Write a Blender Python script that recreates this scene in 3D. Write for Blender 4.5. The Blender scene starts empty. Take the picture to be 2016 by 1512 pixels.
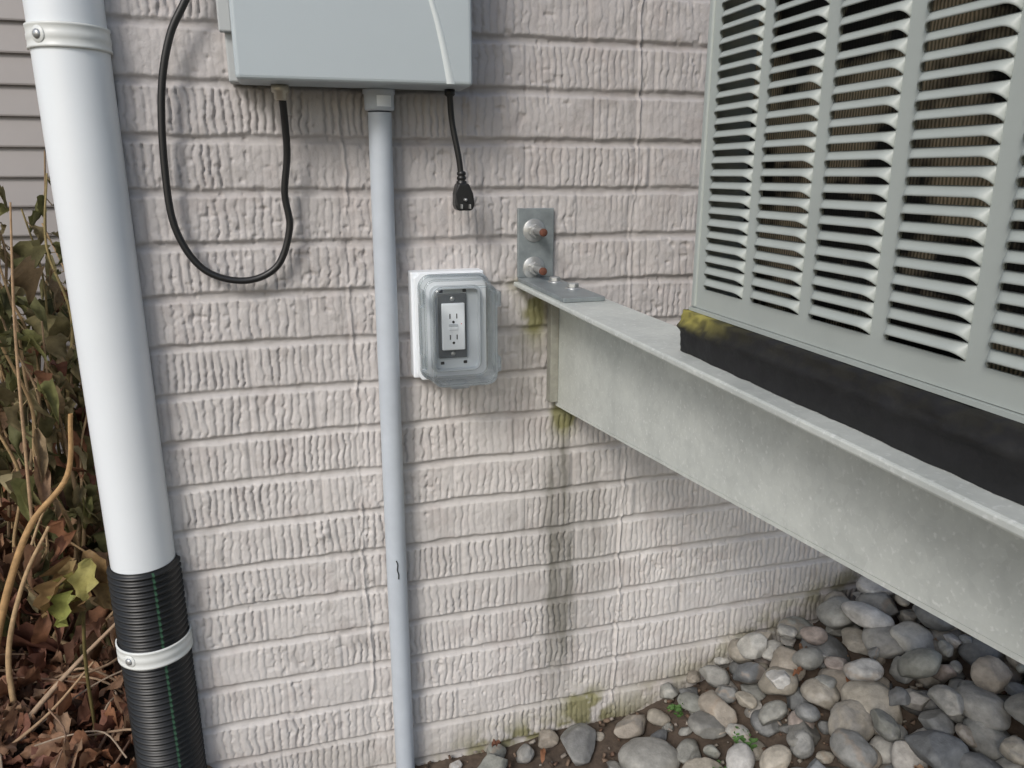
import bpy, bmesh, math, random
import numpy as np
from mathutils import Vector, Matrix
random.seed(7); rng=np.random.default_rng(7)
H=1.0
sc=bpy.context.scene
# ------------------------------------------------------------ helpers
def link(o,parent=None):
    sc.collection.objects.link(o)
    if parent: o.parent=parent
    return o
def empty(name,loc=(0,0,0)):
    e=bpy.data.objects.new(name,None); e.empty_display_size=.05
    return link(e)
def mesh_np(name,v,f,mat=None,parent=None,smooth=True,col=None,uv=None):
    v=np.asarray(v,dtype=np.float32); f=np.asarray(f,dtype=np.int32)
    me=bpy.data.meshes.new(name)
    n=f.shape[1]
    me.vertices.add(len(v)); me.vertices.foreach_set('co',v.ravel())
    me.loops.add(f.size); me.loops.foreach_set('vertex_index',f.ravel())
    me.polygons.add(len(f)); me.polygons.foreach_set('loop_start',np.arange(0,f.size,n,dtype=np.int32))
    me.polygons.foreach_set('loop_total',np.full(len(f),n,dtype=np.int32))
    me.update(calc_edges=True); me.validate()
    if smooth: me.polygons.foreach_set('use_smooth',np.ones(len(me.polygons),dtype=bool))
    if col is not None:
        a=me.color_attributes.new('Col','FLOAT_COLOR','POINT')
        c=np.ones((len(v),4),dtype=np.float32); c[:,:3]=col
        a.data.foreach_set('color',c.ravel())
    if mat: me.materials.append(mat)
    o=bpy.data.objects.new(name,me)
    return link(o,parent)
def bm_obj(name,bm,mat,parent=None,smooth=False):
    me=bpy.data.meshes.new(name)
    bmesh.ops.recalc_face_normals(bm,faces=bm.faces)
    bm.to_mesh(me); bm.free()
    if mat: me.materials.append(mat)
    for p in me.polygons: p.use_smooth=smooth
    return link(bpy.data.objects.new(name,me),parent)
def box(name,x0,x1,y0,y1,z0,z1,mat,parent=None,bev=0.0,seg=2):
    bm=bmesh.new(); bmesh.ops.create_cube(bm,size=1)
    for v in bm.verts:
        v.co=Vector(((x0+x1)/2+v.co.x*(x1-x0),(y0+y1)/2+v.co.y*(y1-y0),(z0+z1)/2+v.co.z*(z1-z0)))
    if bev>0: bmesh.ops.bevel(bm,geom=list(bm.edges),offset=bev,segments=seg,affect='EDGES',profile=.5)
    o=bm_obj(name,bm,mat,parent,False)
    return o
def prism(name,poly,axis,a0,a1,mat,parent=None,bev=0.0,seg=1):
    bm=bmesh.new()
    def P(p,a):
        return {'x':(a,p[0],p[1]),'y':(p[0],a,p[1]),'z':(p[0],p[1],a)}[axis]
    A=[bm.verts.new(P(p,a0)) for p in poly]; B=[bm.verts.new(P(p,a1)) for p in poly]
    n=len(poly); bm.faces.new(A); bm.faces.new(B[::-1])
    for i in range(n): bm.faces.new([A[i],A[(i+1)%n],B[(i+1)%n],B[i]])
    if bev>0: bmesh.ops.bevel(bm,geom=list(bm.edges),offset=bev,segments=seg,affect='EDGES',profile=.5)
    return bm_obj(name,bm,mat,parent)
def catmull(P,n=10):
    P=[np.array(p,float) for p in P]; P=[2*P[0]-P[1]]+P+[2*P[-1]-P[-2]]; out=[]
    for i in range(1,len(P)-2):
        for k in range(n):
            t=k/n
            out.append(.5*((2*P[i])+(-P[i-1]+P[i+1])*t+(2*P[i-1]-5*P[i]+4*P[i+1]-P[i+2])*t*t+(-P[i-1]+3*P[i]-3*P[i+1]+P[i+2])*t**3))
    out.append(P[-2]); return np.array(out)
def sweep_geo(path,rad,ns=12):
    path=np.asarray(path,float); n=len(path)
    rad=np.broadcast_to(np.asarray(rad,float),(n,))
    T=np.gradient(path,axis=0); T/=np.linalg.norm(T,axis=1)[:,None]+1e-9
    ref=np.array([0,1,0.]) if abs(T[0][1])<.9 else np.array([1.,0,0])
    N=np.cross(T[0],ref); N/=np.linalg.norm(N); V=[]
    for i in range(n):
        N=N-T[i]*N.dot(T[i]); N/=np.linalg.norm(N)+1e-9; B=np.cross(T[i],N)
        for k in range(ns):
            a=2*math.pi*k/ns; V.append(path[i]+rad[i]*(math.cos(a)*N+math.sin(a)*B))
    F=[]
    for i in range(n-1):
        for k in range(ns):
            k2=(k+1)%ns; F.append((i*ns+k,i*ns+k2,(i+1)*ns+k2,(i+1)*ns+k))
    return np.array(V),np.array(F)
def sweep(name,path,rad,mat,parent=None,ns=12):
    v,f=sweep_geo(path,rad,ns); return mesh_np(name,v,f,mat,parent)
def lathe(name,prof,origin,axis,mat,parent=None,ns=48,a0=0,a1=2*math.pi):
    ax=Vector(axis).normalized(); q=Vector((0,0,1)).rotation_difference(ax)
    full=abs(a1-a0-2*math.pi)<1e-6; m=ns if full else ns+1
    V=[];F=[]
    for (r,h) in prof:
        for k in range(m):
            a=a0+(a1-a0)*k/ns
            V.append(tuple(q@Vector((r*math.cos(a),r*math.sin(a),h))+Vector(origin)))
    for i in range(len(prof)-1):
        for k in range(m if full else m-1):
            k2=(k+1)%m; F.append((i*m+k,i*m+k2,(i+1)*m+k2,(i+1)*m+k))
    o=mesh_np(name,V,F,mat,parent)
    return o
def hexbolt(name,c,axis,r,h,mat,parent):
    ax=Vector(axis).normalized(); q=Vector((0,0,1)).rotation_difference(ax)
    bm=bmesh.new()
    bmesh.ops.create_cone(bm,cap_ends=True,segments=6,radius1=r,radius2=r,depth=h)
    for v in bm.verts: v.co=q@(v.co+Vector((0,0,h/2)))+Vector(c)
    bmesh.ops.bevel(bm,geom=list(bm.edges),offset=r*.1,segments=1,affect='EDGES')
    return bm_obj(name,bm,mat,parent)
def hsh(i,j,s):
    v=np.sin(i*127.1+j*311.7+s*74.7)*43758.5453
    return v-np.floor(v)
def vn(x,y,s=0):
    xi=np.floor(x); yi=np.floor(y); fx=x-xi; fy=y-yi
    fx=fx*fx*(3-2*fx); fy=fy*fy*(3-2*fy)
    a=hsh(xi,yi,s);b=hsh(xi+1,yi,s);c=hsh(xi,yi+1,s);d=hsh(xi+1,yi+1,s)
    return (a*(1-fx)+b*fx)*(1-fy)+(c*(1-fx)+d*fx)*fy
def fbm(x,y,s=0,o=4):
    r=0;a=.5;t=0
    for k in range(o):
        r=r+a*vn(x,y,s+k*3.3); t+=a; x=x*2.03+11.3; y=y*2.03+5.7; a*=.5
    return r/t
def ss(a,b,x):
    t=np.clip((x-a)/(b-a),0,1); return t*t*(3-2*t)
# ------------------------------------------------------------ materials
def mat(name,col,rough=.6,metal=0,bump=0,bscale=200,var=0,vscale=8,spec=.5,attr=False,col2=None,rv=0,trans=0):
    m=bpy.data.materials.new(name); m.use_nodes=True; nt=m.node_tree; N=nt.nodes; L=nt.links
    b=N['Principled BSDF']; b.inputs['Roughness'].default_value=rough; b.inputs['Metallic'].default_value=metal
    b.inputs['Specular IOR Level'].default_value=spec
    b.inputs['Base Color'].default_value=(*col,1)
    tc=N.new('ShaderNodeTexCoord')
    src=None
    if attr:
        at=N.new('ShaderNodeAttribute'); at.attribute_name='Col'; src=at.outputs['Color']
    if var>0 or col2:
        nz=N.new('ShaderNodeTexNoise'); nz.inputs['Scale'].default_value=vscale; nz.inputs['Detail'].default_value=8; nz.inputs['Roughness'].default_value=.65
        L.new(tc.outputs['Object'],nz.inputs['Vector'])
        rp=N.new('ShaderNodeValToRGB'); rp.color_ramp.elements[0].position=.3; rp.color_ramp.elements[1].position=.7
        if attr:
            rp.color_ramp.elements[0].color=(1-var,1-var,1-var,1); rp.color_ramp.elements[1].color=(1,1,1,1)
            mx=N.new('ShaderNodeMix'); mx.data_type='RGBA'; mx.blend_type='MULTIPLY'; mx.inputs[0].default_value=1
            L.new(nz.outputs['Fac'],rp.inputs[0]); L.new(src,mx.inputs[6]); L.new(rp.outputs[0],mx.inputs[7]); src=mx.outputs[2]
        else:
            c2=col2 or tuple(c*(1-var) for c in col)
            rp.color_ramp.elements[0].color=(*c2,1); rp.color_ramp.elements[1].color=(*col,1)
            L.new(nz.outputs['Fac'],rp.inputs[0]); src=rp.outputs[0]
        if rv:
            mr=N.new('ShaderNodeMapRange'); mr.inputs[3].default_value=rough-rv; mr.inputs[4].default_value=rough+rv
            L.new(nz.outputs['Fac'],mr.inputs[0]); L.new(mr.outputs[0],b.inputs['Roughness'])
    if src: L.new(src,b.inputs['Base Color'])
    if bump>0:
        n2=N.new('ShaderNodeTexNoise'); n2.inputs['Scale'].default_value=bscale; n2.inputs['Detail'].default_value=5
        L.new(tc.outputs['Object'],n2.inputs['Vector'])
        bp=N.new('ShaderNodeBump'); bp.inputs['Strength'].default_value=bump; bp.inputs['Distance'].default_value=.002
        L.new(n2.outputs['Fac'],bp.inputs['Height']); L.new(bp.outputs[0],b.inputs['Normal'])
    if trans:
        tr=N.new('ShaderNodeBsdfTranslucent'); mxs=N.new('ShaderNodeMixShader'); mxs.inputs[0].default_value=trans
        if src: L.new(src,tr.inputs[0])
        out=[n for n in N if n.type=='OUTPUT_MATERIAL'][0]
        L.new(b.outputs[0],mxs.inputs[1]); L.new(tr.outputs[0],mxs.inputs[2]); L.new(mxs.outputs[0],out.inputs[0])
    return m
M_wall=mat('painted_brick',(.5,.46,.44),.6,attr=True,var=.07,vscale=45,bump=.32,bscale=420,spec=.35)
M_siding=mat('vinyl_siding',(.31,.29,.278),.5,var=.10,vscale=3)
M_pvc=mat('white_pvc',(.78,.82,.84),.28,var=.05,vscale=6)
M_strap=mat('strap_white',(.72,.74,.71),.4,var=.1,vscale=20)
M_black=mat('black_corrugated',(.012,.013,.013),.42,var=.3,vscale=30)
M_green=mat('green_stripe',(.03,.085,.045),.5)
M_cord=mat('black_rubber_cord',(.013,.013,.013),.4)
M_encl=mat('enclosure_paint',(.44,.495,.515),.42,bump=.12,bscale=900,var=.03)
M_encl2=mat('enclosure_swoosh',(.60,.65,.65),.4)
M_enclb=mat('enclosure_back',(.40,.42,.42),.5)
M_cond=mat('gray_pvc',(.52,.57,.62),.42,var=.10,vscale=25,rv=.08)
M_brass=mat('fitting_metal',(.50,.46,.38),.4,.6)
M_white=mat('white_plastic',(.82,.86,.89),.35)
M_gray=mat('gray_bezel',(.52,.56,.59),.5)
M_gray2=mat('bezel_rim',(.10,.11,.12),.45)
M_dark=mat('dark_slot',(.02,.02,.02),.6)
M_red=mat('red_led',(.6,.05,.03),.4)
M_steel=mat('bolt_zinc',(.52,.53,.52),.35,.6,var=.3,vscale=80)
M_leg=mat('zinc_plate',(.33,.37,.38),.42,.4,var=.3,vscale=50,rv=.1)
M_rust=mat('rust',(.16,.06,.035),.8,var=.4,vscale=200)
M_ac=mat('ac_paint',(.39,.425,.40),.45,var=.10,vscale=12,bump=.06,bscale=500)
M_rubber=mat('black_rubber_pad',(.018,.018,.019),.65,attr=True,bump=.5,bscale=90,var=.4,vscale=40,spec=.3)
M_ply=mat('bracket_clip',(.38,.38,.33),.6,.2,var=.3,vscale=60)
M_leaf=mat('dead_leaf',(.2,.12,.07),.65,attr=True,var=.45,vscale=60,spec=.3,trans=.25)
M_stem=mat('dry_stem',(.33,.21,.11),.75,attr=True,var=.4,vscale=90,spec=.3)
M_rock=mat('river_rock',(.3,.3,.3),.6,attr=True,var=.38,vscale=70,bump=.5,bscale=300,spec=.4)
M_weed=mat('weed_leaf',(.08,.17,.04),.6,var=.3,vscale=40)
def galv():
    m=bpy.data.materials.new('galvanized_steel'); m.use_nodes=True; N=m.node_tree.nodes; L=m.node_tree.links
    b=N['Principled BSDF']; tc=N.new('ShaderNodeTexCoord')
    vo=N.new('ShaderNodeTexVoronoi'); vo.inputs['Scale'].default_value=95
    nz=N.new('ShaderNodeTexNoise'); nz.inputs['Scale'].default_value=11; nz.inputs['Detail'].default_value=9; nz.inputs['Roughness'].default_value=.7
    n3=N.new('ShaderNodeTexNoise'); n3.inputs['Scale'].default_value=220; n3.inputs['Detail'].default_value=5
    for n in (vo,nz,n3): L.new(tc.outputs['Object'],n.inputs['Vector'])
    sp=N.new('ShaderNodeSeparateColor'); L.new(vo.outputs['Color'],sp.inputs[0])
    r=N.new('ShaderNodeValToRGB'); r.color_ramp.elements[0].position=.3; r.color_ramp.elements[1].position=.72
    r.color_ramp.elements[0].color=(.50,.53,.50,1); r.color_ramp.elements[1].color=(.69,.72,.67,1)
    L.new(nz.outputs['Fac'],r.inputs[0])
    mr=N.new('ShaderNodeMapRange'); mr.inputs[3].default_value=.95; mr.inputs[4].default_value=1.03; L.new(sp.outputs[0],mr.inputs[0])
    mx=N.new('ShaderNodeMix'); mx.data_type='RGBA'; mx.blend_type='MULTIPLY'; mx.inputs[0].default_value=1
    L.new(r.outputs[0],mx.inputs[6]); L.new(mr.outputs[0],mx.inputs[7])
    r2=N.new('ShaderNodeValToRGB'); r2.color_ramp.elements[0].position=.58; r2.color_ramp.elements[1].position=.80
    L.new(n3.outputs['Fac'],r2.inputs[0])
    m2=N.new('ShaderNodeMix'); m2.data_type='RGBA'; m2.inputs[7].default_value=(.80,.82,.79,1)
    L.new(r2.outputs[0],m2.inputs[0]); L.new(mx.outputs[2],m2.inputs[6]); L.new(m2.outputs[2],b.inputs['Base Color'])
    b.inputs['Metallic'].default_value=.15
    m3=N.new('ShaderNodeMapRange'); m3.inputs[3].default_value=.36; m3.inputs[4].default_value=.56; L.new(nz.outputs['Fac'],m3.inputs[0]); L.new(m3.outputs[0],b.inputs['Roughness'])
    bp=N.new('ShaderNodeBump'); bp.inputs['Strength'].default_value=.12; bp.inputs['Distance'].default_value=.001; L.new(n3.outputs['Fac'],bp.inputs['Height']); L.new(bp.outputs[0],b.inputs['Normal'])
    return m
M_galv=galv()
def coilmat():
    m=bpy.data.materials.new('condenser_coil'); m.use_nodes=True; N=m.node_tree.nodes; L=m.node_tree.links
    b=N['Principled BSDF']; tc=N.new('ShaderNodeTexCoord')
    w=N.new('ShaderNodeTexWave'); w.bands_direction='Y'; w.inputs['Scale'].default_value=110; w.inputs['Distortion'].default_value=2.5
    n=N.new('ShaderNodeTexNoise'); n.inputs['Scale'].default_value=14; n.inputs['Detail'].default_value=6
    L.new(tc.outputs['Object'],w.inputs['Vector']); L.new(tc.outputs['Object'],n.inputs['Vector'])
    r=N.new('ShaderNodeValToRGB'); r.color_ramp.elements[0].position=.50; r.color_ramp.elements[1].position=.60
    r.color_ramp.elements[0].color=(.02,.019,.017,1); r.color_ramp.elements[1].color=(.80,.66,.46,1)  # gold end paints the golden light behind the louvers into the coil colour
    L.new(n.outputs['Fac'],r.inputs[0]); 
    mx=N.new('ShaderNodeMix'); mx.data_type='RGBA'; mx.blend_type='MULTIPLY'; mx.inputs[0].default_value=.7
    L.new(r.outputs[0],mx.inputs[6]); L.new(w.outputs['Color'],mx.inputs[7]); L.new(mx.outputs[2],b.inputs['Base Color'])
    b.inputs['Metallic'].default_value=.4; b.inputs['Roughness'].default_value=.4
    return m
M_coil=coilmat()
def clearmat():
    m=bpy.data.materials.new('clear_plastic'); m.use_nodes=True; N=m.node_tree.nodes; L=m.node_tree.links
    for n in list(N):
        if n.type!='OUTPUT_MATERIAL': N.remove(n)
    out=[n for n in N if n.type=='OUTPUT_MATERIAL'][0]
    t=N.new('ShaderNodeBsdfTransparent'); t.inputs[0].default_value=(.965,.975,.975,1)
    g=N.new('ShaderNodeBsdfGlossy'); g.inputs['Roughness'].default_value=.04; g.inputs[0].default_value=(.97,.98,1,1)
    d=N.new('ShaderNodeBsdfDiffuse'); d.inputs[0].default_value=(.80,.84,.85,1)
    lw=N.new('ShaderNodeFresnel'); lw.inputs[0].default_value=1.5
    m1=N.new('ShaderNodeMixShader'); m1.inputs[0].default_value=.3; L.new(g.outputs[0],m1.inputs[1]); L.new(d.outputs[0],m1.inputs[2])
    ma=N.new('ShaderNodeMath'); ma.operation='MULTIPLY'; ma.inputs[1].default_value=.8; ma.use_clamp=True; L.new(lw.outputs[0],ma.inputs[0])
    m2=N.new('ShaderNodeMixShader'); L.new(ma.outputs[0],m2.inputs[0]); L.new(t.outputs[0],m2.inputs[1]); L.new(m1.outputs[0],m2.inputs[2])
    L.new(m2.outputs[0],out.inputs[0]); return m
M_clear=clearmat()
# ------------------------------------------------------------ brick wall
CH=.0695; Z0=.836-12*CH
WX=-.211
def wall_h(X,z):
    u=X+.2
    zz=z+.0022*(fbm(u*9,z*3,5,2)-.5)*2
    row=np.floor((zz-Z0)/CH); fz=(zz-Z0)-row*CH
    BL=.203
    off=np.where(np.mod(row,2)==0,0.,BL/2)+ (hsh(row,3,1)-.5)*.03
    uu=u+off+.08; bi=np.floor(uu/BL); fx=uu-bi*BL
    e1=.0022*(fbm(u*40,z*40,9,3)-.5)*2
    dz=np.minimum(fz,CH-fz)+e1; dx=np.minimum(fx,BL-fx)+e1
    mz=ss(.0018,.0075,dz); paintfill=.20+.8*hsh(bi,row,8)
    vj=(1-ss(.001,.0065,dx))*(1-paintfill)
    mx=1-vj*.75
    br=mz*mx
    rnd=hsh(bi,row,2); rnd2=hsh(bi,row,4)
    pitch=.0100+.0028*rnd
    ph=u/pitch + .42*(fbm(u*10,row*7+z*5,13,2)-.5)*2 + .20*(vn(z*45+row*13,u*40,17)-.5)*2+ .15*(vn(z*170,u*90,18)-.5)*2+rnd2*7
    c=np.abs(np.sin(np.pi*ph)); cord=np.minimum(1,c*1.35)**.8
    pid=np.floor(ph)
    depthvar=.30+1.2*vn(pid*1.7,row*3+bi+z*17,21)
    patch=ss(.27,.52,fbm(u*9+rnd*9,z*13+rnd2*5,25,3))
    smoothbias=1-.5*ss(.15,.55,u)*ss(.55,.95,z)
    amp=.0042*depthvar*(.22+.78*patch)*(.60+.6*rnd2)*smoothbias
    taper=ss(.004,.011,dz)*ss(.003,.010,dx)
    h=.0054*br + br*taper*amp*(cord-1)
    h+= .0020*(vn(pid*2.3,z*45+row,22)-.5)*taper*patch
    h+= .0020*(fbm(u*45,z*45,31,3)-.5)*br + .0012*(fbm(u*160,z*160,35,2)-.5)
    h+= .0018*(rnd-.5)*br
    pit=ss(.78,.9,vn(u*110,z*110,41))*ss(.45,.6,fbm(u*6,z*6,43,2))
    h-= .0022*pit
    for xc,s in ((.0715,1.0),(.513,1.0)):
        cx=xc+.2+ (vn(z*14,xc*9,51)-.5)*.009+(vn(z*60,xc*3,52)-.5)*.004
        d=np.abs(u-cx)
        msk=ss(.2,.5,vn(z*9,xc*30,54))
        h-= .0026*np.exp(-(d/.009)**2)
        h+= .0046*np.exp(-(d/.0024)**2)*(.3+.7*msk)
    h+=.007*np.exp(-((X-.008)/.011)**2-((z-.462)/.016)**2)*(vn(u*160,z*160,61)+.3)
    return h,mz*mx,cord,taper*br
us=np.concatenate([np.arange(-.9,-.03,.012),np.arange(-.03,1.47,.0015),np.arange(1.47,3.4,.012)])
zs=np.concatenate([np.arange(-.25,-.02,.02),np.arange(-.02,1.42,.0021),np.arange(1.42,2.8,.012)])
U,Zg=np.meshgrid(us,zs)
Xw=U+WX
h,br,cord,tb=wall_h(Xw,Zg)
RAD=.006
def path(u):
    X=np.where(u>RAD,WX+u,0.);Y=np.zeros_like(u);nx=np.zeros_like(u);ny=-np.ones_like(u)
    m=u<-RAD; X=np.where(m,WX,X); Y=np.where(m,-u,Y); nx=np.where(m,-1,nx); ny=np.where(m,0,ny)
    k=(u>=-RAD)&(u<=RAD); t=(u+RAD)/(2*RAD)*math.pi/2
    X=np.where(k,WX+RAD-RAD*np.cos(t),X); Y=np.where(k,RAD-RAD*np.sin(t),Y)
    nx=np.where(k,-np.cos(t),nx); ny=np.where(k,-np.sin(t),ny)
    return X,Y,nx,ny
X,Y,nx,ny=path(U)
chip=.005*ss(.5,.8,fbm(Zg*22,U*4,71,3))*np.exp(-(U/.010)**2)
edge=1-.55*np.exp(-(U/.02)**2)
hh=(h-.0062)*edge-chip
V=np.stack([X+nx*hh,Y+ny*hh,Zg],-1).reshape(-1,3)
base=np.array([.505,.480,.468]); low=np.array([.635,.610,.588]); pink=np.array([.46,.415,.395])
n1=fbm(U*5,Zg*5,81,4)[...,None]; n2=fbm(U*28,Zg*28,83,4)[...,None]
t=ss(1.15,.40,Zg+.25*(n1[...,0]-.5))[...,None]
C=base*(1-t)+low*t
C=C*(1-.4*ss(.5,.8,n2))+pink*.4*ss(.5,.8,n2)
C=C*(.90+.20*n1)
cav=(1-.18*(1-br))*(1-.16*tb*(1-cord)**1.3)  # joint dirt plus occlusion shade painted into joints and rib grooves
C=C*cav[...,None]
flake=ss(.70,.76,vn(U*90,Zg*60,85))*ss(.5,.65,fbm(U*7,Zg*7,86,2))
C=C*(1-flake[...,None]*.35)+np.array([.34,.32,.30])*flake[...,None]*.35
def streak(xc,w,zt,zb,s):
    c=xc+.012*(vn(Zg*5,np.full_like(Zg,s),s)-.5)
    wv=w*(.6+.8*vn(Zg*9,np.full_like(Zg,s+2),s))*(1+.5*ss(.6,.1,Zg))
    return np.exp(-((Xw-c)/wv)**2)*ss(zt+.03,zt-.16,Zg)*ss(zb-.06,zb+.3,Zg)
st=.66*streak(.408,.011,.66,.03,3.)+.56*streak(.385,.009,.62,.0,7.)+.22*streak(.45,.03,.62,.2,11.)+.22*streak(.40,.06,.66,.0,15.)
st=np.clip(st*(.15+1.5*fbm(U*95,Zg*9,91,3)),0,.8)[...,None]
C=C*(1-st)+np.array([.15,.145,.12])*st
def blob(xc,zc,wx,wz): return np.exp(-((Xw-xc)/wx)**2-((Zg-zc)/wz)**2)
ms=1.9*blob(.405,.622,.020,.030)+1.3*blob(.352,.79,.020,.042)+1.0*blob(.335,.835,.022,.012)+1.7*blob(.455,.050,.035,.035)+.8*blob(.40,.0,.22,.03)
gl=np.interp(Xw,[-.3,.2,.55,1.03,1.3],[0,0,.035,.235,.34])
ms=ms+.60*np.exp(-((Zg-gl)/.035)**2)*ss(.1,.35,Xw)*(.2+1.4*vn(Xw*9,Zg*2,94))
ms=np.clip(ms*ss(.32,.62,fbm(U*35,Zg*35,95,4)),0,.88)[...,None]
C=C*(1-ms)+np.array([.19,.185,.06])*ms
sp=(ss(.14,.0,Zg-gl)*.45*fbm(U*20,Zg*20,97,3))[...,None]
C=C*(1-sp)+np.array([.27,.24,.18])*sp
nu=len(us);nz=len(zs); idx=np.arange(nu*nz).reshape(nz,nu)
F=np.stack([idx[:-1,:-1],idx[:-1,1:],idx[1:,1:],idx[1:,:-1]],-1).reshape(-1,4)
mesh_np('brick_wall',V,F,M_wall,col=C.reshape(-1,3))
# ------------------------------------------------------------ siding wall behind
bm=bmesh.new(); z=-.1; SY=1.30; EX=.078
pts=[]
while z<3.0:
    pts+= [(SY-.014,z),(SY-.015,z+.004),(SY-.002,z+EX-.002)]; z+=EX
rows=[]
for (y,z) in pts: rows.append((bm.verts.new((-4.5,y,z)),bm.verts.new((-.18,y,z))))
for a,b in zip(rows,rows[1:]): bm.faces.new([a[0],a[1],b[1],b[0]])
bm_obj('siding_wall',bm,M_siding)
# ------------------------------------------------------------ ground
def ground_z(x,y):
    s=np.interp(x,[-40,.15,.55,1.03,1.4,2.2,40],[0,0,.022,.205,.30,.34,.34])
    return s*ss(.35,-.1,y)*(1-.5*ss(-.5,-3,y))
gx=np.unique(np.concatenate([np.linspace(-40,-3,24),np.arange(-3,3,.03),np.linspace(3,40,24)]))
gy=np.unique(np.concatenate([np.linspace(-40,-3,24),np.arange(-3,2,.03),np.linspace(2,40,24)]))
GX,GY=np.meshgrid(gx,gy); GZ=ground_z(GX,GY)+.02*(fbm(GX*7,GY*7,101,3)-.5)*(np.abs(GX)<3)-.01
gc=np.array([.14,.105,.078])*(.6+.9*fbm(GX*5,GY*5,103,4))[...,None]
far=ss(2.5,4,np.hypot(GX,GY))[...,None]; gc=gc*(1-far)+np.array([.06,.075,.03])*far
idx=np.arange(GX.size).reshape(GX.shape)
F=np.stack([idx[:-1,:-1],idx[:-1,1:],idx[1:,1:],idx[1:,:-1]],-1).reshape(-1,4)
M_ground=mat('soil',(.1,.07,.05),.9,attr=True,var=.5,vscale=60,bump=1.0,bscale=120)
mesh_np('ground',np.stack([GX,GY,GZ],-1).reshape(-1,3),F,M_ground,col=gc.reshape(-1,3))
# ------------------------------------------------------------ river rocks
bm=bmesh.new(); bmesh.ops.create_icosphere(bm,subdivisions=4,radius=1)
IV=np.array([v.co[:] for v in bm.verts]); IF=np.array([[v.index for v in f.verts] for f in bm.faces]); bm.free()
def rotm(ax,a):
    return np.array(Matrix.Rotation(a,3,Vector(ax).normalized()))
pal=[(.37,.37,.34),(.47,.46,.42),(.29,.285,.26),(.41,.375,.31),(.23,.236,.232),(.52,.495,.45),(.36,.32,.265),(.21,.22,.225),(.60,.59,.56),(.31,.315,.28),(.40,.34,.30),(.27,.27,.255),(.38,.38,.345),(.47,.43,.36)]
placed=[];RV=[];RF=[];RC=[];nv=0
def add_rock(x,y,z,r,cidx=None,asp=None,flat=False):
    global nv
    v=IV.copy()
    ang=random.random()<.45
    for k in range(random.randint(8,14) if ang else random.randint(4,8)):
        n=np.array([random.gauss(0,1) for _ in range(3)]); n/=np.linalg.norm(n)
        c=random.uniform(.58,.84) if ang else random.uniform(.74,.93)
        d=v@n; v=v-np.outer(np.maximum(0,d-c)*(.97 if ang else .75),n)
    p=np.array([random.uniform(0,6) for _ in range(6)])
    lump=1+.06*np.sin(v[:,0]*2.7+p[0])*np.sin(v[:,1]*2.3+p[1])+.04*np.sin(v[:,2]*3.7+p[2]+v[:,0]*2)+.014*np.sin(v[:,0]*11+p[3])*np.sin(v[:,1]*9+p[4])
    f=fbm(v[:,0]*2.2+x*50,v[:,1]*2.2+v[:,2]*2+y*31,int(x*1000)%97,4)
    f2=fbm(v[:,0]*9+x*50,v[:,1]*9+v[:,2]*7,int(y*1000)%97,3)
    v=v*(lump+.10*(f-.5)+.03*(f2-.5))[:,None]
    a=asp or (1,random.uniform(.62,.95),random.uniform(.45,.75))
    v=v*np.array(a)*r
    R=rotm((0,0,1),random.uniform(0,6.28))@rotm((random.gauss(0,1),random.gauss(0,1),0),random.gauss(0,.4) if not flat else .08)
    v=v@R.T
    c=np.array(pal[cidx if cidx is not None else random.randrange(len(pal))])*random.uniform(.75,1.15)
    cc=c[None,:]*(.62+.45*f+.30*f2)[:,None]
    if random.random()<.35:
        n=np.array([random.gauss(0,1) for _ in range(3)]); n/=np.linalg.norm(n)
        b=ss(.0,.3,np.sin((v@n)/r*random.uniform(3,9)+f*5)-.5)
        tint=np.array(random.choice([(.58,.55,.49),(.38,.29,.21),(.22,.22,.22)]))
        cc=cc*(1-.4*b[:,None])+tint*.4*b[:,None]
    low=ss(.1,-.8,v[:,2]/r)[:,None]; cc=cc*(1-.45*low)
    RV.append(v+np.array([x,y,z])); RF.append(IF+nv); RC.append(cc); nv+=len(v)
hero=[(1.02,-.065,.045,8,.030,None),(.80,-.11,.043,6,.015,None),(.66,-.125,.056,6,.0,(1,.7,.5)),(.52,-.135,.054,2,-.003,(1,.72,.5)),(.74,-.24,.046,2,.01,None),(.95,-.17,.046,1,.02,None),(.42,-.062,.050,11,-.006,(1,.75,.35)),(.335,-.14,.034,8,0,(1,.7,.6)),(.58,-.225,.045,3,0,None),(.26,-.06,.033,9,0,None),(.85,-.26,.05,3,.01,None),(.53,-.045,.042,6,-.004,(1,.6,.35))]
for x,y,r,c,dz,asp in hero:
    placed.append((x,y,r,0)); add_rock(x,y,float(ground_z(x,y))+r*.35+dz,r,c,asp,flat=asp is not None)
def density_r():
    return random.choice([random.uniform(.034,.050),random.uniform(.024,.036),random.uniform(.027,.041)])
for layer,(att,fac,lift) in enumerate([(9000,.76,0.0),(8000,.80,.030),(2500,1.0,.052)]):
    for k in range(att):
        x=random.uniform(.12,1.75); y=random.uniform(-1.05,-.015)
        r=density_r() if layer==0 else random.uniform(.022,.045)
        if k>att*.6: r=random.uniform(.012,.024)
        if x<.56 and k<=att*.6 and random.random()<.9: continue
        if x<.56 and k>att*.6 and random.random()<.6: continue
        if layer==1 and x<.60: continue
        if layer==2 and x<.75: continue
        if y>-r*.75: continue
        ok=True
        for (px,py,pr,pl) in placed:
            if pl==layer and (px-x)**2+(py-y)**2<((pr+r)*fac)**2: ok=False;break
        if not ok: continue
        placed.append((x,y,r,layer)); add_rock(x,y,float(ground_z(x,y))+r*.32+lift-.008,r)
mesh_np('river_rocks',np.concatenate(RV),np.concatenate(RF),M_rock,col=np.concatenate(RC))
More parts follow.
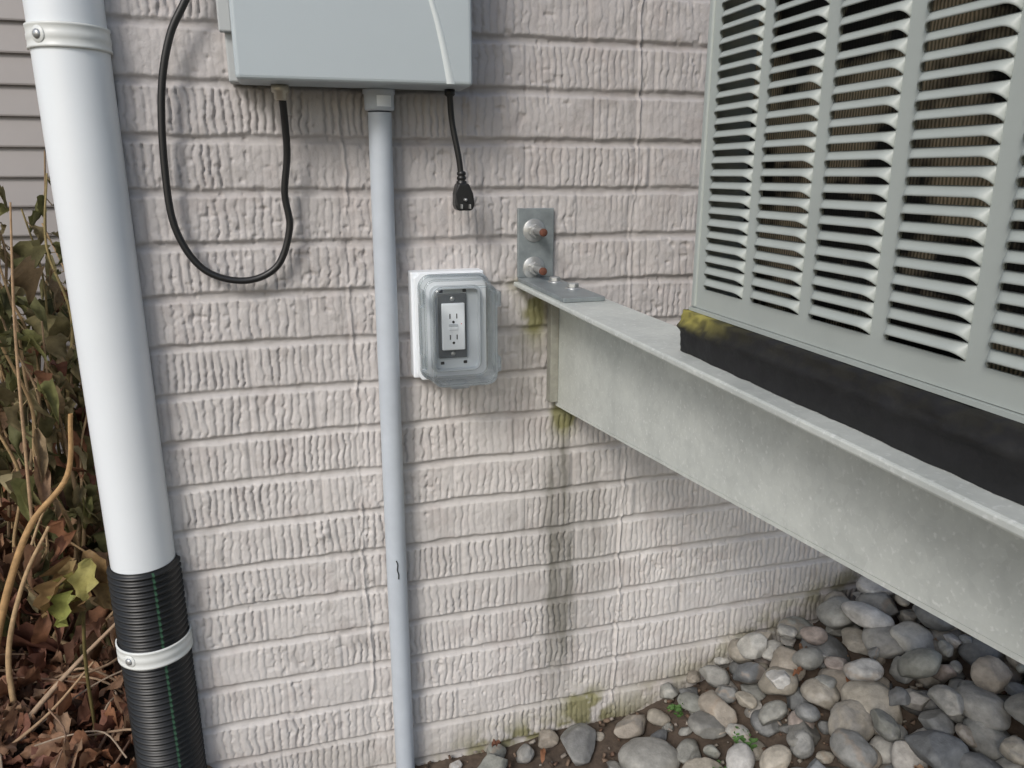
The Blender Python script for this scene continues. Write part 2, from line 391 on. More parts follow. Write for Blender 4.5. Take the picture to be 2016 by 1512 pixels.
# ------------------------------------------------------------ weeds
def weed(name,x,y,n,r):
    V=[];F=[];k=0
    z0=float(ground_z(x,y))+.01
    for i in range(n):
        a=random.uniform(0,6.28); d=r*random.random()**.6; cx=x+d*math.cos(a); cy=y+d*math.sin(a); cz=z0+random.uniform(.008,.035)
        s=random.uniform(.0025,.0055); t=random.uniform(-.6,.6)
        m=7
        V.append((cx,cy,cz-.001))
        for j in range(m):
            b=2*math.pi*j/m; V.append((cx+s*math.cos(b),cy+s*math.sin(b)*.8,cz+t*s*math.cos(b)+.0015))
        for j in range(m): F.append((k,k+1+j,k+1+(j+1)%m))
        k+=m+1
    mesh_np(name,V,F,M_weed)
weed('weed_plant',.655,-.205,50,.020); weed('weed_plant.001',.60,-.235,26,.018); weed('weed_plant',.60,-.075,28,.014)
# ------------------------------------------------------------ downspout
PX,PY=-.246,-.009
ds=empty('downspout_pipe')
lathe('pipe',[(.043,.43),(.0432,.44),(.043,.45),(.043,2.7)],(PX,PY,0),(0,0,1),M_pvc,ds,ns=64)
def strap(par,z,r,hgt,name,aend=375):
    pr=[(r+.001,-hgt/2),(r+.0030,-hgt/2+.0005),(r+.0030,-hgt/2+.003),(r+.0023,-hgt/2+.004),(r+.0023,-hgt*.14),(r+.0028,-hgt*.10),(r+.0028,hgt*.10),(r+.0023,hgt*.14),(r+.0023,hgt/2-.004),(r+.0030,hgt/2-.003),(r+.0030,hgt/2-.0005),(r+.001,hgt/2)]
    lathe(name,[(a,b+z) for a,b in pr],(PX,PY,0),(0,0,1),M_strap,par,ns=48,a0=math.radians(180),a1=math.radians(aend))
    a=math.radians(238); d=(math.cos(a),math.sin(a),0)
    c=(PX+d[0]*(r+.0026),PY+d[1]*(r+.0026),z)
    lathe(name+'_boss',[(.0,.0012),(.0085,.0010),(.0095,.0)],c,d,M_strap,par,ns=24)
    c=(PX+d[0]*(r+.0036),PY+d[1]*(r+.0036),z)
    lathe(name+'_screw',[(.0,.003),(.0030,.0028),(.0050,.0015),(.0056,0)],c,d,M_steel,par,ns=20)
strap(ds,H+.157,.043,.028,'strap')
box('strap_tab',PX+.040,WX+.002,PY-.001,PY+.002,H+.147,H+.167,M_strap,ds)
dp=empty('corrugated_drain_pipe')
prof=[];z=-.1
while z<.45:
    for k in range(6):
        t=k/6; prof.append((.0465+.0026*math.tanh(2.2*math.sin(2*math.pi*t)),z+t*.0098))
    z+=.0098
prof.append((.044,z)); prof.append((.0425,z-.004))
lathe('corrugated_tube',prof,(PX,PY,0),(0,0,1),M_black,dp,ns=64)
lathe('green_stripe',[(r+.0004,h_) for r,h_ in prof[:-3]],(PX,PY,0),(0,0,1),M_green,dp,ns=2,a0=math.radians(292),a1=math.radians(296))
strap(dp,.322,.049,.028,'strap')
# ------------------------------------------------------------ enclosure
en=empty('electrical_enclosure')
box('lid',-.054,.235,-.100,-.030,H+.109,H+.80,M_encl,en,bev=.005,seg=3)
box('back_box',-.066,.228,-.0285,.004,H+.113,H+.79,M_enclb,en,bev=.002)
for i,zz in enumerate((.19,.36,.6)): box('hinge_%d'%i,-.072,-.056,-.040,-.026,H+zz-.02,H+zz+.02,M_enclb,en,bev=.002)
cv=catmull([(.204,.1105),(.1985,.14),(.191,.175),(.182,.207),(.165,.26),(.14,.33),(.10,.42),(.04,.52)],8)
V=[];F=[]
for i,(x,z) in enumerate(cv):
    w=.0050*(1-i/len(cv))+.002
    V+= [(x-w*.5,-.0998,H+z),(x-w*.15,-.1016,H+z),(x+w*.6,-.1016,H+z),(x+w,-.0998,H+z)]
for i in range(len(cv)-1):
    for k in range(3): F.append((4*i+k,4*i+k+1,4*i+5+k,4*i+4+k))
mesh_np('swoosh_trim',V,F,M_encl2,en)
lathe('cable_gland',[(.0,H+.1085),(.011,H+.1085),(.011,H+.100),(.008,H+.099),(.008,H+.092),(.0055,H+.09)],(-.004,-.05,0),(0,0,1),M_brass,en,ns=24)
lathe('cord_gland',[(.0,H+.1085),(.007,H+.1085),(.007,H+.102),(.005,H+.1)],(.213,-.055,0),(0,0,1),M_cord,en,ns=24)
pts=[(-.003,-.05,H+.10),(-.002,-.045,H+.085),(-.0015,-.03,H+.028),(-.0085,-.022,H-.0245),(-.0057,-.02,H-.0715),(-.0264,-.018,H-.1226),(-.071,-.018,H-.1405),(-.1211,-.018,H-.123),(-.150,-.018,H-.069),(-.1545,-.018,H+.008),(-.1475,-.02,H+.10),(-.1304,-.022,H+.165),(-.105,-.024,H+.212),(-.075,-.026,H+.28),(-.06,-.02,H+.33)]
sweep('black_cable',catmull(pts,12),.0047,M_cord)
pc=empty('power_cord')
pts=[(.213,-.055,H+.106),(.2164,-.05,H+.068),(.2248,-.05,H+.022),(.2279,-.05,H-.005)]
sweep('cord',catmull(pts,12),.0042,M_cord,pc)
lathe('strain_relief',[(.0045,.012),(.0062,.010),(.0062,.007),(.0048,.006),(.0065,.004),(.0065,.001),(.005,0),(.0072,-.002),(.0075,-.008)],(.2281,-.05,H-.008),(0,0,1),M_cord,pc,ns=20)
prism('plug_body',[(.2205,H-.012),(.2362,H-.012),(.2425,H-.026),(.2445,H-.042),(.2405,H-.049),(.2200,H-.049),(.2165,H-.042),(.2175,H-.026)],'y',-.062,-.038,M_cord,pc,bev=.003,seg=3)
box('prong_1',.2235,.2250,-.072,-.0615,H-.046,H-.040,M_steel,pc,bev=.0004)
box('prong_2',.2350,.2365,-.072,-.0615,H-.046,H-.040,M_steel,pc,bev=.0004)
lathe('ground_pin',[(0,.009),(.0015,.009),(.0022,.007),(.0022,0)],(.230,-.0615,H-.034),(0,-1,0),M_steel,pc,ns=12)
# ------------------------------------------------------------ conduit
co=empty('electrical_conduit')
pth=[(.1185,-.022,-.15),(.1180,-.022,.3),(.1195,-.022,.65),(.1215,-.022,.95),(.1225,-.024,H+.08)]
sweep('pipe',catmull(pth,10),.0158,M_cond,co,ns=40)
lathe('connector',[(.0158,H+.0815),(.0195,H+.083),(.0200,H+.086),(.0200,H+.103),(.0215,H+.1035),(.0215,H+.1085)],(.1225,-.024,0),(0,0,1),M_cond,co,ns=40)
V=[];F=[]
for k in range(9):
    a=math.radians(255+k*60/8)
    for zz in (H+.0865,H+.1005): V.append((.1225+.0203*math.cos(a),-.024+.0203*math.sin(a),zz))
for k in range(8): F.append((2*k,2*k+2,2*k+3,2*k+1))
mesh_np('connector_label',V,F,M_white,co)
q=catmull([(.1165,-.0385,.418),(.1185,-.0385,.411),(.1175,-.0385,.402),(.1192,-.0385,.394),(.1188,-.0385,.386)],6)
sweep('scuff_mark',q,.0009,M_dark,co,ns=6)
# ------------------------------------------------------------ outlet
ou=empty('weatherproof_outlet')
def rr(x0,x1,z0,z1,r,n=6):
    P=[]
    for cx,cz,a in ((x1-r,z1-r,0),(x0+r,z1-r,90),(x0+r,z0+r,180),(x1-r,z0+r,270)):
        for k in range(n+1):
            t=math.radians(a+90*k/n); P.append((cx+r*math.cos(t),cz+r*math.sin(t)))
    return P
def loft(name,rings,mt,par,cap=True,smooth=True):
    n=len(rings[0][0])
    bm=bmesh.new(); vs=[[bm.verts.new((p[0],y,p[1])) for p in P] for P,y in rings]
    for a,b in zip(vs,vs[1:]):
        for i in range(n): bm.faces.new([a[i],a[(i+1)%n],b[(i+1)%n],b[i]])
    if cap: bm.faces.new(vs[-1])
    return bm_obj(name,bm,mt,par,smooth)
ox0,ox1,oz0,oz1=.156,.266,H-.294,H-.136
box('wall_box',ox0,ox1-.002,-.026,.004,oz0+.001,oz1,M_white,ou,bev=.002)
c_=.008
prism('mounting_plate',[(ox0+.004+c_,oz0-.001),(ox1-c_,oz0-.001),(ox1,oz0+c_),(ox1,oz1-c_),(ox1-c_,oz1-.001),(ox0+.004+c_,oz1-.001),(ox0+.004,oz1-c_),(ox0+.004,oz0+c_)],'y',-.033,-.0262,M_white,ou,bev=.001)
bx0,bx1,bz0,bz1=.184,.254,H-.281,H-.158
R0=rr(bx0-.003,bx1+.003,bz0-.003,bz1+.003,.012)
R1=rr(bx0,bx1,bz0,bz1,.010);R2=rr(bx0+.0015,bx1-.0015,bz0+.0015,bz1-.0015,.009);R3=rr(bx0+.003,bx1-.003,bz0+.003,bz1-.003,.008)
loft('bezel_rim',[(R0,-.0325),(R0,-.0362),(R1,-.0366)],M_gray,ou,False,False)
loft('bezel_tray',[(R1,-.0365),(R1,-.045),(R2,-.045),(R3,-.0362)],M_gray,ou,True,False)
box('receptacle_frame',.1925,.2345,-.0405,-.0364,H-.262,H-.167,M_gray2,ou,bev=.001)
box('receptacle_body',.1965,.2305,-.047,-.0406,H-.249,H-.180,M_white,ou,bev=.0015)
for i,zc in enumerate((H-.199,H-.230)):
    box('slot_l%d'%i,.2075,.2090,-.0474,-.0465,zc-.003,zc+.004,M_dark,ou)
    box('slot_r%d'%i,.2175,.2190,-.0474,-.0465,zc-.003,zc+.004,M_dark,ou)
    lathe('ground_hole%d'%i,[(0,.0004),(.002,.0004),(.002,0)],(.2132,-.047,zc-.008),(0,-1,0),M_dark,ou,ns=10)
box('test_button',.2065,.2195,-.0482,-.0465,H-.2135,H-.2100,M_gray,ou,bev=.0004)
box('reset_button',.2065,.2195,-.0482,-.0465,H-.2190,H-.2155,M_white,ou,bev=.0004)
box('indicator_led',.2245,.2257,-.0476,-.0465,H-.2107,H-.2095,M_red,ou)
for i,zc in enumerate((H-.174,H-.2555)):
    lathe('mount_screw%d'%i,[(0,.0015),(.003,.001),(.0035,0)],(.2135,-.0406,zc),(0,-1,0),M_steel,ou,ns=14)
for i,zc in enumerate((H-.1632,H-.270)):
    box('knockout_l%d'%i,.195,.2005,-.0372,-.0358,zc-.0022,zc+.0022,M_dark,ou,bev=.0007)
    box('knockout_r%d'%i,.2295,.235,-.0372,-.0358,zc-.0022,zc+.0022,M_dark,ou,bev=.0007)
# deep clear in-use cover
cx0,cx1,cz0,cz1=.168,.266,H-.290,H-.142
YD=-.108
rings=[(rr(cx0-.003,cx1+.003,cz0-.003,cz1+.003,.017),-.0335),(rr(cx0-.003,cx1+.003,cz0-.003,cz1+.003,.017),-.041),(rr(cx0,cx1,cz0,cz1,.015),-.0425),
 (rr(cx0+.003,cx1-.003,cz0+.003,cz1-.003,.014),YD)]
for k in range(1,7):
    t=k/6*math.pi/2; i=.003+.009*(1-math.cos(t)); rings.append((rr(cx0+i,cx1-i,cz0+i,cz1-i,max(.014-i*.3,.006)),YD-.009*math.sin(t)))
rings.append((rr(cx0+.014,cx1-.014,cz0+.014,cz1-.014,.006),YD-.0091))
cvr=loft('clear_cover',rings,M_clear,ou,False,True)
Pf=rings[-1][0]
bm=bmesh.new(); bm.faces.new([bm.verts.new((p[0],YD-.0091,p[1])) for p in Pf]); bm_obj('clear_cover_front',bm,M_clear,ou)
def bead(nm,r_,y,rad,inset):
    P=rr(cx0+inset,cx1-inset,cz0+inset,cz1-inset,r_,8); P.append(P[0])
    sweep(nm,[(p[0],y,p[1]) for p in P],rad,M_clear,ou,ns=8)
bead('cover_edge_bead',.014,YD-.0045,.0020,.0055); bead('cover_mid_bead',.015,-.070,.0016,.001); bead('cover_base_bead',.017,-.0385,.0024,-.002)
for i,zc in enumerate((H-.168,H-.262)):
    box('hinge_l%d'%i,cx0-.006,cx0+.001,-.072,-.050,zc-.012,zc+.012,M_clear,ou,bev=.002)
    box('latch_r%d'%i,cx1-.003,cx1+.006,-.098,-.074,zc-.011,zc+.011,M_clear,ou,bev=.002)
box('cover_latch',.200,.226,-.092,-.062,cz0-.006,cz0+.002,M_clear,ou,bev=.002)
# ------------------------------------------------------------ wall bracket
def bracket(name,dx):
    wb=empty(name)
    ft=H-.1600
    box('wall_leg',.322+dx,.379+dx,-.0065,-.0005,ft+.008,H-.049,M_leg,wb,bev=.0012)
    box('top_leg',.322+dx,.379+dx,-.215,-.0068,ft+.0025,ft+.0085,M_leg,wb,bev=.0012)
    box('top_flange',.316+dx,.390+dx,-1.25,-.003,ft-.0045,ft+.0022,M_galv,wb,bev=.0018)
    prism('web',[(-.006,ft-.0047),(-.006,H-.356),(-.83,H-.268),(-1.25,H-.222),(-1.25,ft-.0047)],'x',.3855+dx,.3895+dx,M_galv,wb,bev=.0008)
    prism('bottom_flange',[(-.006,H-.3562),(-.83,H-.2682),(-1.25,H-.2222),(-1.25,H-.2262),(-.83,H-.2722),(-.006,H-.3602)],'x',.3855+dx,.43+dx,M_galv,wb,bev=.0008)
    box('clip_angle',.372+dx,.3853+dx,-.020,-.0005,H-.350,ft-.006,M_ply,wb,bev=.001)
    for i,z in enumerate((H-.0815,H-.1375)):
        c=(.347+dx,-.0065,z)
        lathe('washer_%d'%i,[(0,.0025),(.0165,.0025),(.0172,.0018),(.0172,0)],c,(0,-1,0),M_steel,wb,ns=32)
        hexbolt('nut_%d'%i,(c[0],c[1]-.0025,c[2]),(0,-1,0),.0105,.010,M_steel,wb)
        pr=[(.0054,.0)]
        for k in range(19): pr+=[(.0058,.012+k*.0017),(.0050,.0128+k*.0017)]
        lathe('stud_%d'%i,pr+[(.0053,.045)],c,(0,-1,0),M_steel,wb,ns=20)
        lathe('stud_tip_%d'%i,[(.0056,.045),(.0058,.0485),(.0048,.0495),(0,.0495)],c,(0,-1,0),M_rust,wb,ns=20)
    for i,(x,y) in enumerate(((.3617,-.066),(.3640,-.135))):
        lathe('flange_washer_%d'%i,[(0,.0015),(.0105,.0015),(.011,0)],(x+dx,y,ft+.0085),(0,0,1),M_steel,wb,ns=24)
        hexbolt('flange_bolt_%d'%i,(x+dx,y,ft+.010),(0,0,1),.0085,.006,M_steel,wb)
bracket('wall_bracket',0); bracket('wall_bracket.001',.66)
# ------------------------------------------------------------ air conditioner
ac=empty('air_conditioner')
AX=.345; YB=-.503; YF=-1.262; AX1=AX+.75
zb=H-.116; zt=H+.62
pitchY=.073; slat=.0590; ys0=-.522; zl0=zb+.018; rp=.0102
ncol=9; nrow=int((zt-.03-zl0)/rp)
zl1=zl0+nrow*rp
ysl=[(ys0-k*pitchY, ys0-k*pitchY-slat) for k in range(ncol)]
def rail(nm,y0,y1,z0,z1): return box(nm,AX,AX+.0015,min(y0,y1),max(y0,y1),z0,z1,M_ac,ac)
rail('corner_post',YB,ysl[0][0],zb,zt)
for k in range(ncol-1): rail('rail_%d'%k,ysl[k][1],ysl[k+1][0],zl0,zl1)
rail('front_post',ysl[-1][1],YF,zb,zt)
rail('bottom_rail',ysl[0][0],ysl[-1][1],zb,zl0); rail('top_rail',ysl[0][0],ysl[-1][1],zl1,zt)
na,ns_=25,7
sa=.5-.5*np.cos(np.linspace(0,1,na)*np.pi)
sb=np.linspace(0,1,ns_)
SA,SB=np.meshgrid(sa,sb)
dist=np.minimum(SA,1-SA)*slat
ee=np.sqrt(np.clip(1-(1-np.clip(dist/.0065,0,1))**2,0,1))
G=.0046
out=.0055*np.sin(SB*math.pi/2)**.8*ee
down=((rp-G)*ee+rp*(1-ee))*SB
idx=np.arange(na*ns_).reshape(ns_,na)
Fq=np.stack([idx[:-1,:-1],idx[1:,:-1],idx[1:,1:],idx[:-1,1:]],-1).reshape(-1,4)
V=[];F=[];k0=0
for (ya,yb) in ysl:
    for r in range(nrow):
        ztop=zl0+(r+1)*rp
        jit=1+random.gauss(0,.05)
        v=np.stack([AX+.0007-out*jit, ya+(yb-ya)*SA, ztop-down*(1+random.gauss(0,.015))],-1).reshape(-1,3)
        V.append(v);F.append(Fq+k0);k0+=len(v)
lv=mesh_np('louvers',np.concatenate(V),np.concatenate(F),M_ac,ac)
md=lv.modifiers.new('s','SOLIDIFY'); md.thickness=.0009; md.offset=0
box('back_panel',AX+.002,AX1,YB-.0015,YB,zb,zt,M_ac,ac)
box('front_panel',AX+.002,AX1,YF,YF+.0015,zb,zt,M_ac,ac)
box('far_panel',AX1-.0015,AX1,YF,YB,zb,zt,M_ac,ac)
box('corner_trim',AX-.0020,AX+.006,YB-.005,YB+.0020,zb,zt,M_ac,ac,bev=.0015)
box('coil',AX+.032,AX+.045,YF+.02,YB-.02,zb+.005,zt-.02,M_coil,ac)
prism('base_pan',[(AX-.003,YB+.003),(AX1+.004,YB+.003),(AX1+.004,YF-.004),(AX-.003,YF-.004)],'z',zb-.0035,zb-.0005,M_ac,ac)
for i in range(11):
    r=.05+i*.028
    t=np.linspace(0,2*math.pi,49)
    sweep('fan_guard_ring_%d'%i,np.stack([AX+.375+r*np.cos(t),(YB+YF)/2+r*np.sin(t),np.full(49,zt+.01)],-1),.002,M_dark,ac,ns=6)
for i in range(8):
    a=i*math.pi/4; cx=AX+.375; cy=(YB+YF)/2
    sweep('fan_guard_spoke_%d'%i,[(cx,cy,zt+.008),(cx+.19*math.cos(a),cy+.19*math.sin(a),zt+.008),(cx+.36*math.cos(a),cy+.36*math.sin(a),zt+.004)],.003,M_dark,ac,ns=6)
lathe('top_cap',[(.34,.003),(.36,.012),(.52,.004),(.525,-.0)],(AX+.375,(YB+YF)/2,zt),(0,0,1),M_ac,ac,ns=4,a0=math.pi/4,a1=math.pi/4+2*math.pi)
def pad():
    ybk=YB+.010; yfr=YF-.01; x0=AX-.009; x1=AX1+.01
    P=[]
    def seg(a,b,n): 
        for i in range(n): t=i/n; P.append(((a[0]+(b[0]-a[0])*t),(a[1]+(b[1]-a[1])*t)))
    seg((x1,ybk),(x0+.01,ybk),60)
    for k in range(6): t=k/6*math.pi/2; P.append((x0+.01-.01*math.sin(t),ybk-.01+.01*math.cos(t)))
    seg((x0,ybk-.01),(x0,yfr),160); seg((x0,yfr),(x1,yfr),60); seg((x1,yfr),(x1,ybk),60)
    P=np.array(P); n=len(P); c=P.mean(0)
    T=np.roll(P,-1,0)-np.roll(P,1,0); T/=np.linalg.norm(T,axis=1)[:,None]; Nn=np.stack([-T[:,1],T[:,0]],-1)
    sgn=np.sign(((P-c)*Nn).sum(1)); Nn*=np.median(sgn)
    s=np.arange(n)/n*40
    zz=np.linspace(0,1,14); V=[];C=[]
    za=H-.1575; zc=zb-.004
    for j,t in enumerate(zz):
        b=.002*math.sin(t*math.pi)+.003*math.exp(-((t-.62)/.07)**2)
        o=b+.004*(fbm(s*3,np.full(n,t*6),111,3)-.5)
        topw=zc+.002*(fbm(s*3,np.full(n,9.),113,2)-.5)
        z=za+(topw-za)*t
        V.append(np.stack([P[:,0]+Nn[:,0]*o,P[:,1]+Nn[:,1]*o,z],-1))
        m=ss(.45,1.0,t)*ss(.35,.6,fbm(s*6,np.full(n,t*8),117,3))
        near=np.exp(-((P[:,1]-ybk)/.055)**2)*(P[:,0]<AX+.3)
        m=np.clip(m*(.025+.95*near)+.8*near*ss(.60,.9,t)*(.4+.9*fbm(s*9,np.full(n,t*5),119,3)),0,.9)
        C.append(np.array([.018,.018,.019])*(1-m[:,None])+np.array([.38,.34,.09])*m[:,None])
    V.append(np.stack([P[:,0]-Nn[:,0]*.02,P[:,1]-Nn[:,1]*.02,np.full(n,zc+.0)],-1)); C.append(C[-1])
    m_=len(V); idx=np.arange(m_*n).reshape(m_,n)
    i2=np.roll(idx,-1,1)
    F=np.stack([idx[:-1],i2[:-1],i2[1:],idx[1:]],-1).reshape(-1,4)
    mesh_np('rubber_pad',np.concatenate(V),F,M_rubber,ac,col=np.concatenate(C))
pad()
# ------------------------------------------------------------ leaves
def leaf_geo(p,d,up,L,W,curl,fold,seed):
    d=Vector(d).normalized(); s=d.cross(Vector(up)); 
    if s.length<.01: s=Vector((1,0,0))
    s.normalize(); n=s.cross(d)
    nl,nw=9,5; V=[]; F=[]
    ph=random.uniform(0,6)
    for i in range(nl):
        t=i/(nl-1); w=W*math.sin(math.pi*min(1,t*.93+.05))**.8*(1-.25*t)*(1+.12*math.sin(t*17+ph))
        a=curl*t; 
        cx=L*(math.sin(a)/curl if abs(curl)>.05 else t); cz=-L*((1-math.cos(a))/curl if abs(curl)>.05 else 0)
        for j in range(nw):
            q=(j/(nw-1)-.5)*2
            wz=abs(q)*w*fold+ .18*W*math.sin(5*t*math.pi+ph+q*2)*abs(q)+.10*W*math.sin(9*t+q*4+ph)
            c=Vector(p)+d*cx+n*(cz+wz)+s*(q*w*.5*(1-.35*abs(fold)))
            V.append(tuple(c))
    for i in range(nl-1):
        for j in range(nw-1): F.append((i*nw+j,i*nw+j+1,(i+1)*nw+j+1,(i+1)*nw+j))
    return V,F
class Acc:
    def __init__(s): s.V=[];s.F=[];s.C=[];s.n=0
    def add(s,V,F,col,jit=.15):
        V=np.asarray(V);F=np.asarray(F); s.V.append(V);s.F.append(F+s.n);s.n+=len(V)
        c=np.array(col)[None,:]*(1+jit*(np.random.default_rng(s.n).random((len(V),1))-.5)*2); s.C.append(c)
    def make(s,name,m,par=None): return mesh_np(name,np.concatenate(s.V),np.concatenate(s.F),m,par,col=np.concatenate(s.C))
browns=[(.30,.15,.085),(.22,.10,.06),(.38,.22,.13),(.16,.08,.05),(.46,.30,.19),(.27,.125,.085),(.12,.065,.04),(.36,.17,.09)]
olive=[(.24,.22,.10),(.19,.19,.08),(.31,.27,.13),(.28,.23,.12),(.40,.34,.19),(.14,.14,.06),(.35,.26,.15),(.30,.30,.12)]
A=Acc()
for i in range(3800):
    x=random.uniform(-1.9,-.20) if random.random()<.6 else random.uniform(-.9,-.2); y=random.uniform(-.35,1.25)
    if x>-.215 and y>-.0: continue
    z=random.uniform(.0,.045)+.02*float(vn(np.array(x*9),np.array(y*9),5))
    a=random.uniform(0,6.28)
    V,F=leaf_geo((x,y,z),(math.cos(a),math.sin(a),random.uniform(-.3,.5)),(random.gauss(0,.5),random.gauss(0,.5),1),random.uniform(.03,.085),random.uniform(.02,.055),random.uniform(-2,2.2),random.uniform(-.6,.9),i)
    A.add(V,F,random.choice(browns))
for i in range(26):
    x=random.uniform(.2,1.3); y=random.uniform(-.5,-.03); a=random.uniform(0,6.28)
    V,F=leaf_geo((x,y,float(ground_z(x,y))+random.uniform(.02,.06)),(math.cos(a),math.sin(a),.1),(0,0,1),random.uniform(.015,.035),random.uniform(.01,.02),random.uniform(-1,1.5),.3,i)
    A.add(V,F,random.choice(browns))
A.make('leaf_litter',M_leaf)
A=Acc()
for i in range(900):
    x=random.uniform(.0,1.1); y=random.uniform(-.45,-.008); s=random.uniform(.0015,.006)
    b=rotm((random.gauss(0,1),random.gauss(0,1),random.gauss(0,1)),random.uniform(0,3))
    c=np.array([[sx,sy*.6,sz*.4] for sx in(-1,1) for sy in(-1,1) for sz in(-1,1)])*s
    c=c@b.T+np.array([x,y,float(ground_z(x,y))+.003])
    A.add(c,[(0,1,3,2),(4,6,7,5),(0,4,5,1),(2,3,7,6),(0,2,6,4),(1,5,7,3)],random.choice([(.16,.10,.07),(.24,.17,.12),(.32,.28,.24),(.10,.07,.05),(.4,.36,.3)]))
A.make('bark_chips',M_stem)
A=Acc()
for i in range(120):
    x=random.uniform(-1.2,-.3); y=random.uniform(-.1,1.2); a=random.uniform(0,6.28); L=random.uniform(.08,.35)
    p=[(x,y,.03+random.random()*.04)]
    for k in range(3):
        a+=random.gauss(0,.3); p.append((p[-1][0]+L/3*math.cos(a),p[-1][1]+L/3*math.sin(a),max(.02,p[-1][2]+random.gauss(.005,.02))))
    V,F=sweep_geo(catmull(p,4),random.uniform(.0012,.003),6); A.add(V,F,random.choice([(.36,.25,.16),(.28,.18,.12),(.42,.33,.24)]))
A.make('fallen_twigs',M_stem)
def dead_plant(name,x,y,h,nst,lean=(0,0),greens=.6,dens=1.0,wide=.16,t0=.12):
    e=empty(name); S=Acc(); Lf=Acc()
    for s_ in range(nst):
        a=random.uniform(0,6.28); w=random.uniform(.3,1)*wide
        hh_=h*random.uniform(.75,1.10)
        p=[(x+random.gauss(0,.03),y+random.gauss(0,.03),.0)]
        for k in range(1,7):
            t=k/6; p.append((p[0][0]+w*math.cos(a)*t**1.3+lean[0]*t+random.gauss(0,.012),p[0][1]+w*math.sin(a)*t**1.3+lean[1]*t+random.gauss(0,.012),hh_*t*(1-.05*t)))
        c=catmull(p,6); r=np.linspace(random.uniform(.004,.0065),.002,len(c))
        V,F=sweep_geo(c,r,7); S.add(V,F,random.choice([(.42,.29,.15),(.34,.27,.12),(.52,.37,.21),(.30,.21,.12)]))
        for k in range(int(19*dens)):
            t=random.uniform(t0,1.0)**.9; q=c[int(t*(len(c)-1))]
            b=random.uniform(0,6.28)
            d=(math.cos(b),math.sin(b),random.uniform(-1.9,.0))
            pet=np.array(d)*.02
            L=random.uniform(.06,.15)*(1.1-.45*t)
            V,F=leaf_geo(q+pet*.6,d,(random.gauss(0,.3),random.gauss(0,.3),1),L,L*random.uniform(.28,.60),random.uniform(.2,2.6),random.uniform(.2,1.5),k)
            Lf.add(V,F,random.choice(olive) if random.random()<greens*(.6+t*.7) else random.choice(browns))
            V,F=sweep_geo([q,q+pet*.3,q+pet*.62],.0012,5); S.add(V,F,(.34,.25,.13))
    S.make('stems',M_stem,e); Lf.make('leaves',M_leaf,e)
dead_plant('dead_perennial_plant',-.60,.80,1.06,6,(0,0),.85)
dead_plant('dead_perennial_plant',-.70,.70,1.00,6,(.02,0),.85)
dead_plant('dead_perennial_plant',-.50,.66,.80,5,(0,0),.7)
dead_plant('dead_perennial_plant',-.72,1.0,1.02,7,(0,0),.8)
dead_plant('dead_perennial_plant',-.45,.45,.32,4,(0,0),.25,.8,.12)
dead_plant('dead_perennial_plant',-.62,.48,.40,5,(0,0),.25,.9,.14)
dead_plant('dead_perennial_plant',-.95,.95,1.0,6,(0,0),.6)
dead_plant('dead_perennial_plant',-.53,1.0,.85,6,(0,0),.6)
A=Acc()
def cane(pts,r,col):
    c=catmull(pts,8); V,F=sweep_geo(c,np.linspace(r,r*.5,len(c)),8); A.add(V,F,col)
cane([(-.62,.30,.0),(-.60,.33,.12),(-.56,.36,.26),(-.52,.40,.36),(-.455,.43,.44),(-.435,.44,.56)],.0085,(.50,.31,.14))
cane([(-.56,.28,.0),(-.565,.31,.14),(-.53,.34,.27),(-.485,.38,.36)],.006,(.48,.33,.18))
cane([(-.56,.20,.02),(-.50,.24,.08),(-.44,.28,.13),(-.38,.33,.17)],.006,(.46,.33,.22))
cane([(-.60,.14,.02),(-.53,.18,.05),(-.47,.2,.09),(-.40,.22,.16)],.004,(.40,.27,.16))
cane([(-.66,.50,.02),(-.62,.51,.5),(-.585,.52,.85),(-.60,.53,1.15)],.0045,(.54,.36,.20))
cane([(-.69,.80,.3),(-.70,.8,.8),(-.690,.8,1.12),(-.665,.8,1.32)],.003,(.30,.21,.16))
cane([(-.56,.52,.3),(-.53,.52,.7),(-.50,.52,.95)],.0035,(.50,.34,.2))
cane([(-.66,.66,.3),(-.655,.66,.8),(-.60,.66,1.05),(-.615,.66,1.22)],.003,(.44,.30,.18))
for i in range(130):
    t=random.random(); b=random.uniform(0,6.28); q=(-.68+.02*t,.8,1.10+.22*t) if i%2 else (-.605-.01*t,.66,1.02+.2*t)
    V,F=leaf_geo(q,(math.cos(b),math.sin(b),.5),(0,0,1),.018,.010,1,.5,i); A.add(V,F,(.24,.17,.13))
A.make('dry_cane_stems',M_stem)
A=Acc()
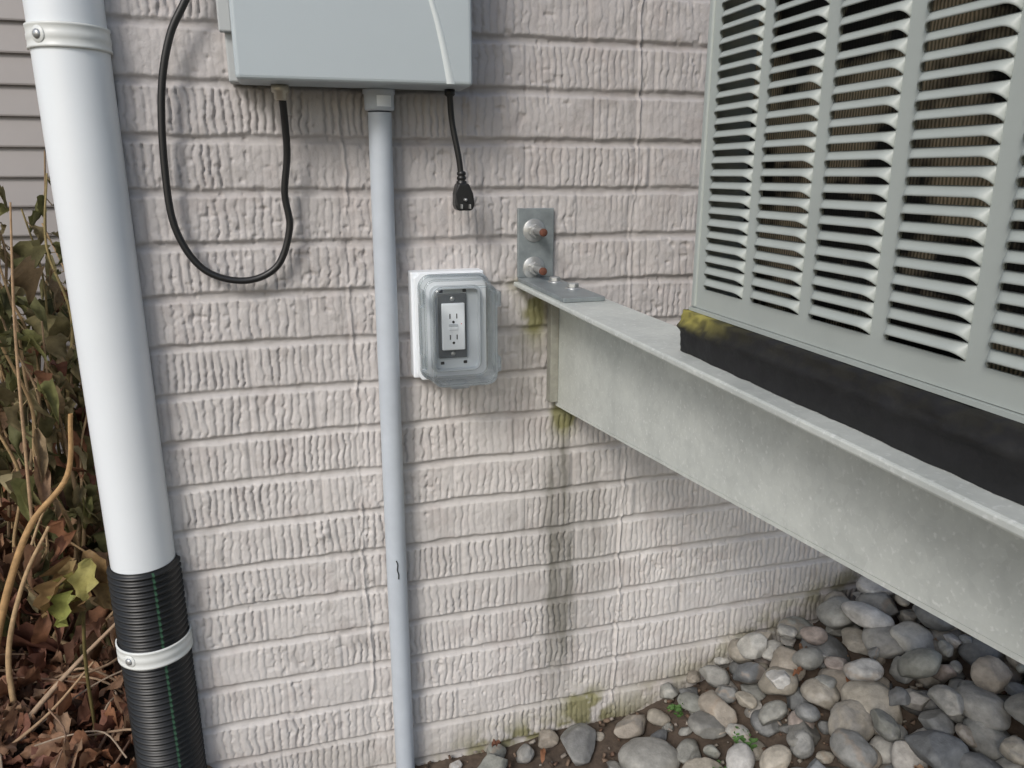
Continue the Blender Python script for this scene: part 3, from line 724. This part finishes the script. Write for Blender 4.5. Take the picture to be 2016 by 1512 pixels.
for i in range(9):
    b=random.uniform(0,6.28)
    V,F=leaf_geo((-.372+random.gauss(0,.012),.16+random.gauss(0,.02),.38+random.gauss(0,.025)),(math.cos(b)*.7,math.sin(b)*.4,-.9),(0,-.8,1),random.uniform(.07,.11),random.uniform(.04,.065),random.uniform(.3,1.2),random.uniform(.2,.8),i)
    A.add(V,F,random.choice([(.34,.36,.10),(.24,.28,.09),(.42,.38,.13),(.36,.26,.12),(.28,.18,.08)]))
V,F=sweep_geo(catmull([(-.41,.2,.0),(-.40,.18,.2),(-.372,.16,.39)],6),.003,6); A.add(V,F,(.22,.18,.07))
A.make('yellowing_plant',M_leaf)
# ------------------------------------------------------------ light
w=bpy.data.worlds.new("World"); sc.world=w; w.use_nodes=True
N=w.node_tree.nodes; bg=N['Background']
sky=N.new('ShaderNodeTexSky'); sky.sky_type='NISHITA'; sky.sun_disc=False
s=Vector((-.85,-1.0,1.0)).normalized()
sky.sun_elevation=math.asin(s.z); sky.sun_rotation=math.atan2(s.x,s.y)
sky.air_density=1.0; sky.dust_density=2.0
w.node_tree.links.new(sky.outputs[0],bg.inputs[0]); bg.inputs[1].default_value=.15
ld=bpy.data.lights.new('sun','SUN'); ld.energy=1.7; ld.angle=math.radians(17); ld.color=(1,.97,.935)
lo=bpy.data.objects.new('sun',ld); lo.rotation_euler=s.to_track_quat('Z','Y').to_euler(); link(lo)
# ------------------------------------------------------------ camera
psi=math.radians(15.7); th=math.radians(15.4)
r=Vector((math.cos(psi),-math.sin(psi),0)); Fw=Vector((math.cos(th)*math.sin(psi),math.cos(th)*math.cos(psi),-math.sin(th))); Up=r.cross(Fw)
cd=bpy.data.cameras.new('camera'); cam=bpy.data.objects.new('camera',cd); link(cam)
m=Matrix((r,Up,-Fw)).transposed().to_4x4(); m.translation=Vector((0,-1.12,H)); cam.matrix_world=m
cd.sensor_width=36; cd.lens=1500/2016*36; cd.clip_start=.01; cd.clip_end=200
sc.camera=cam
sc.view_settings.view_transform='Standard'; sc.view_settings.look='None'; sc.view_settings.exposure=0
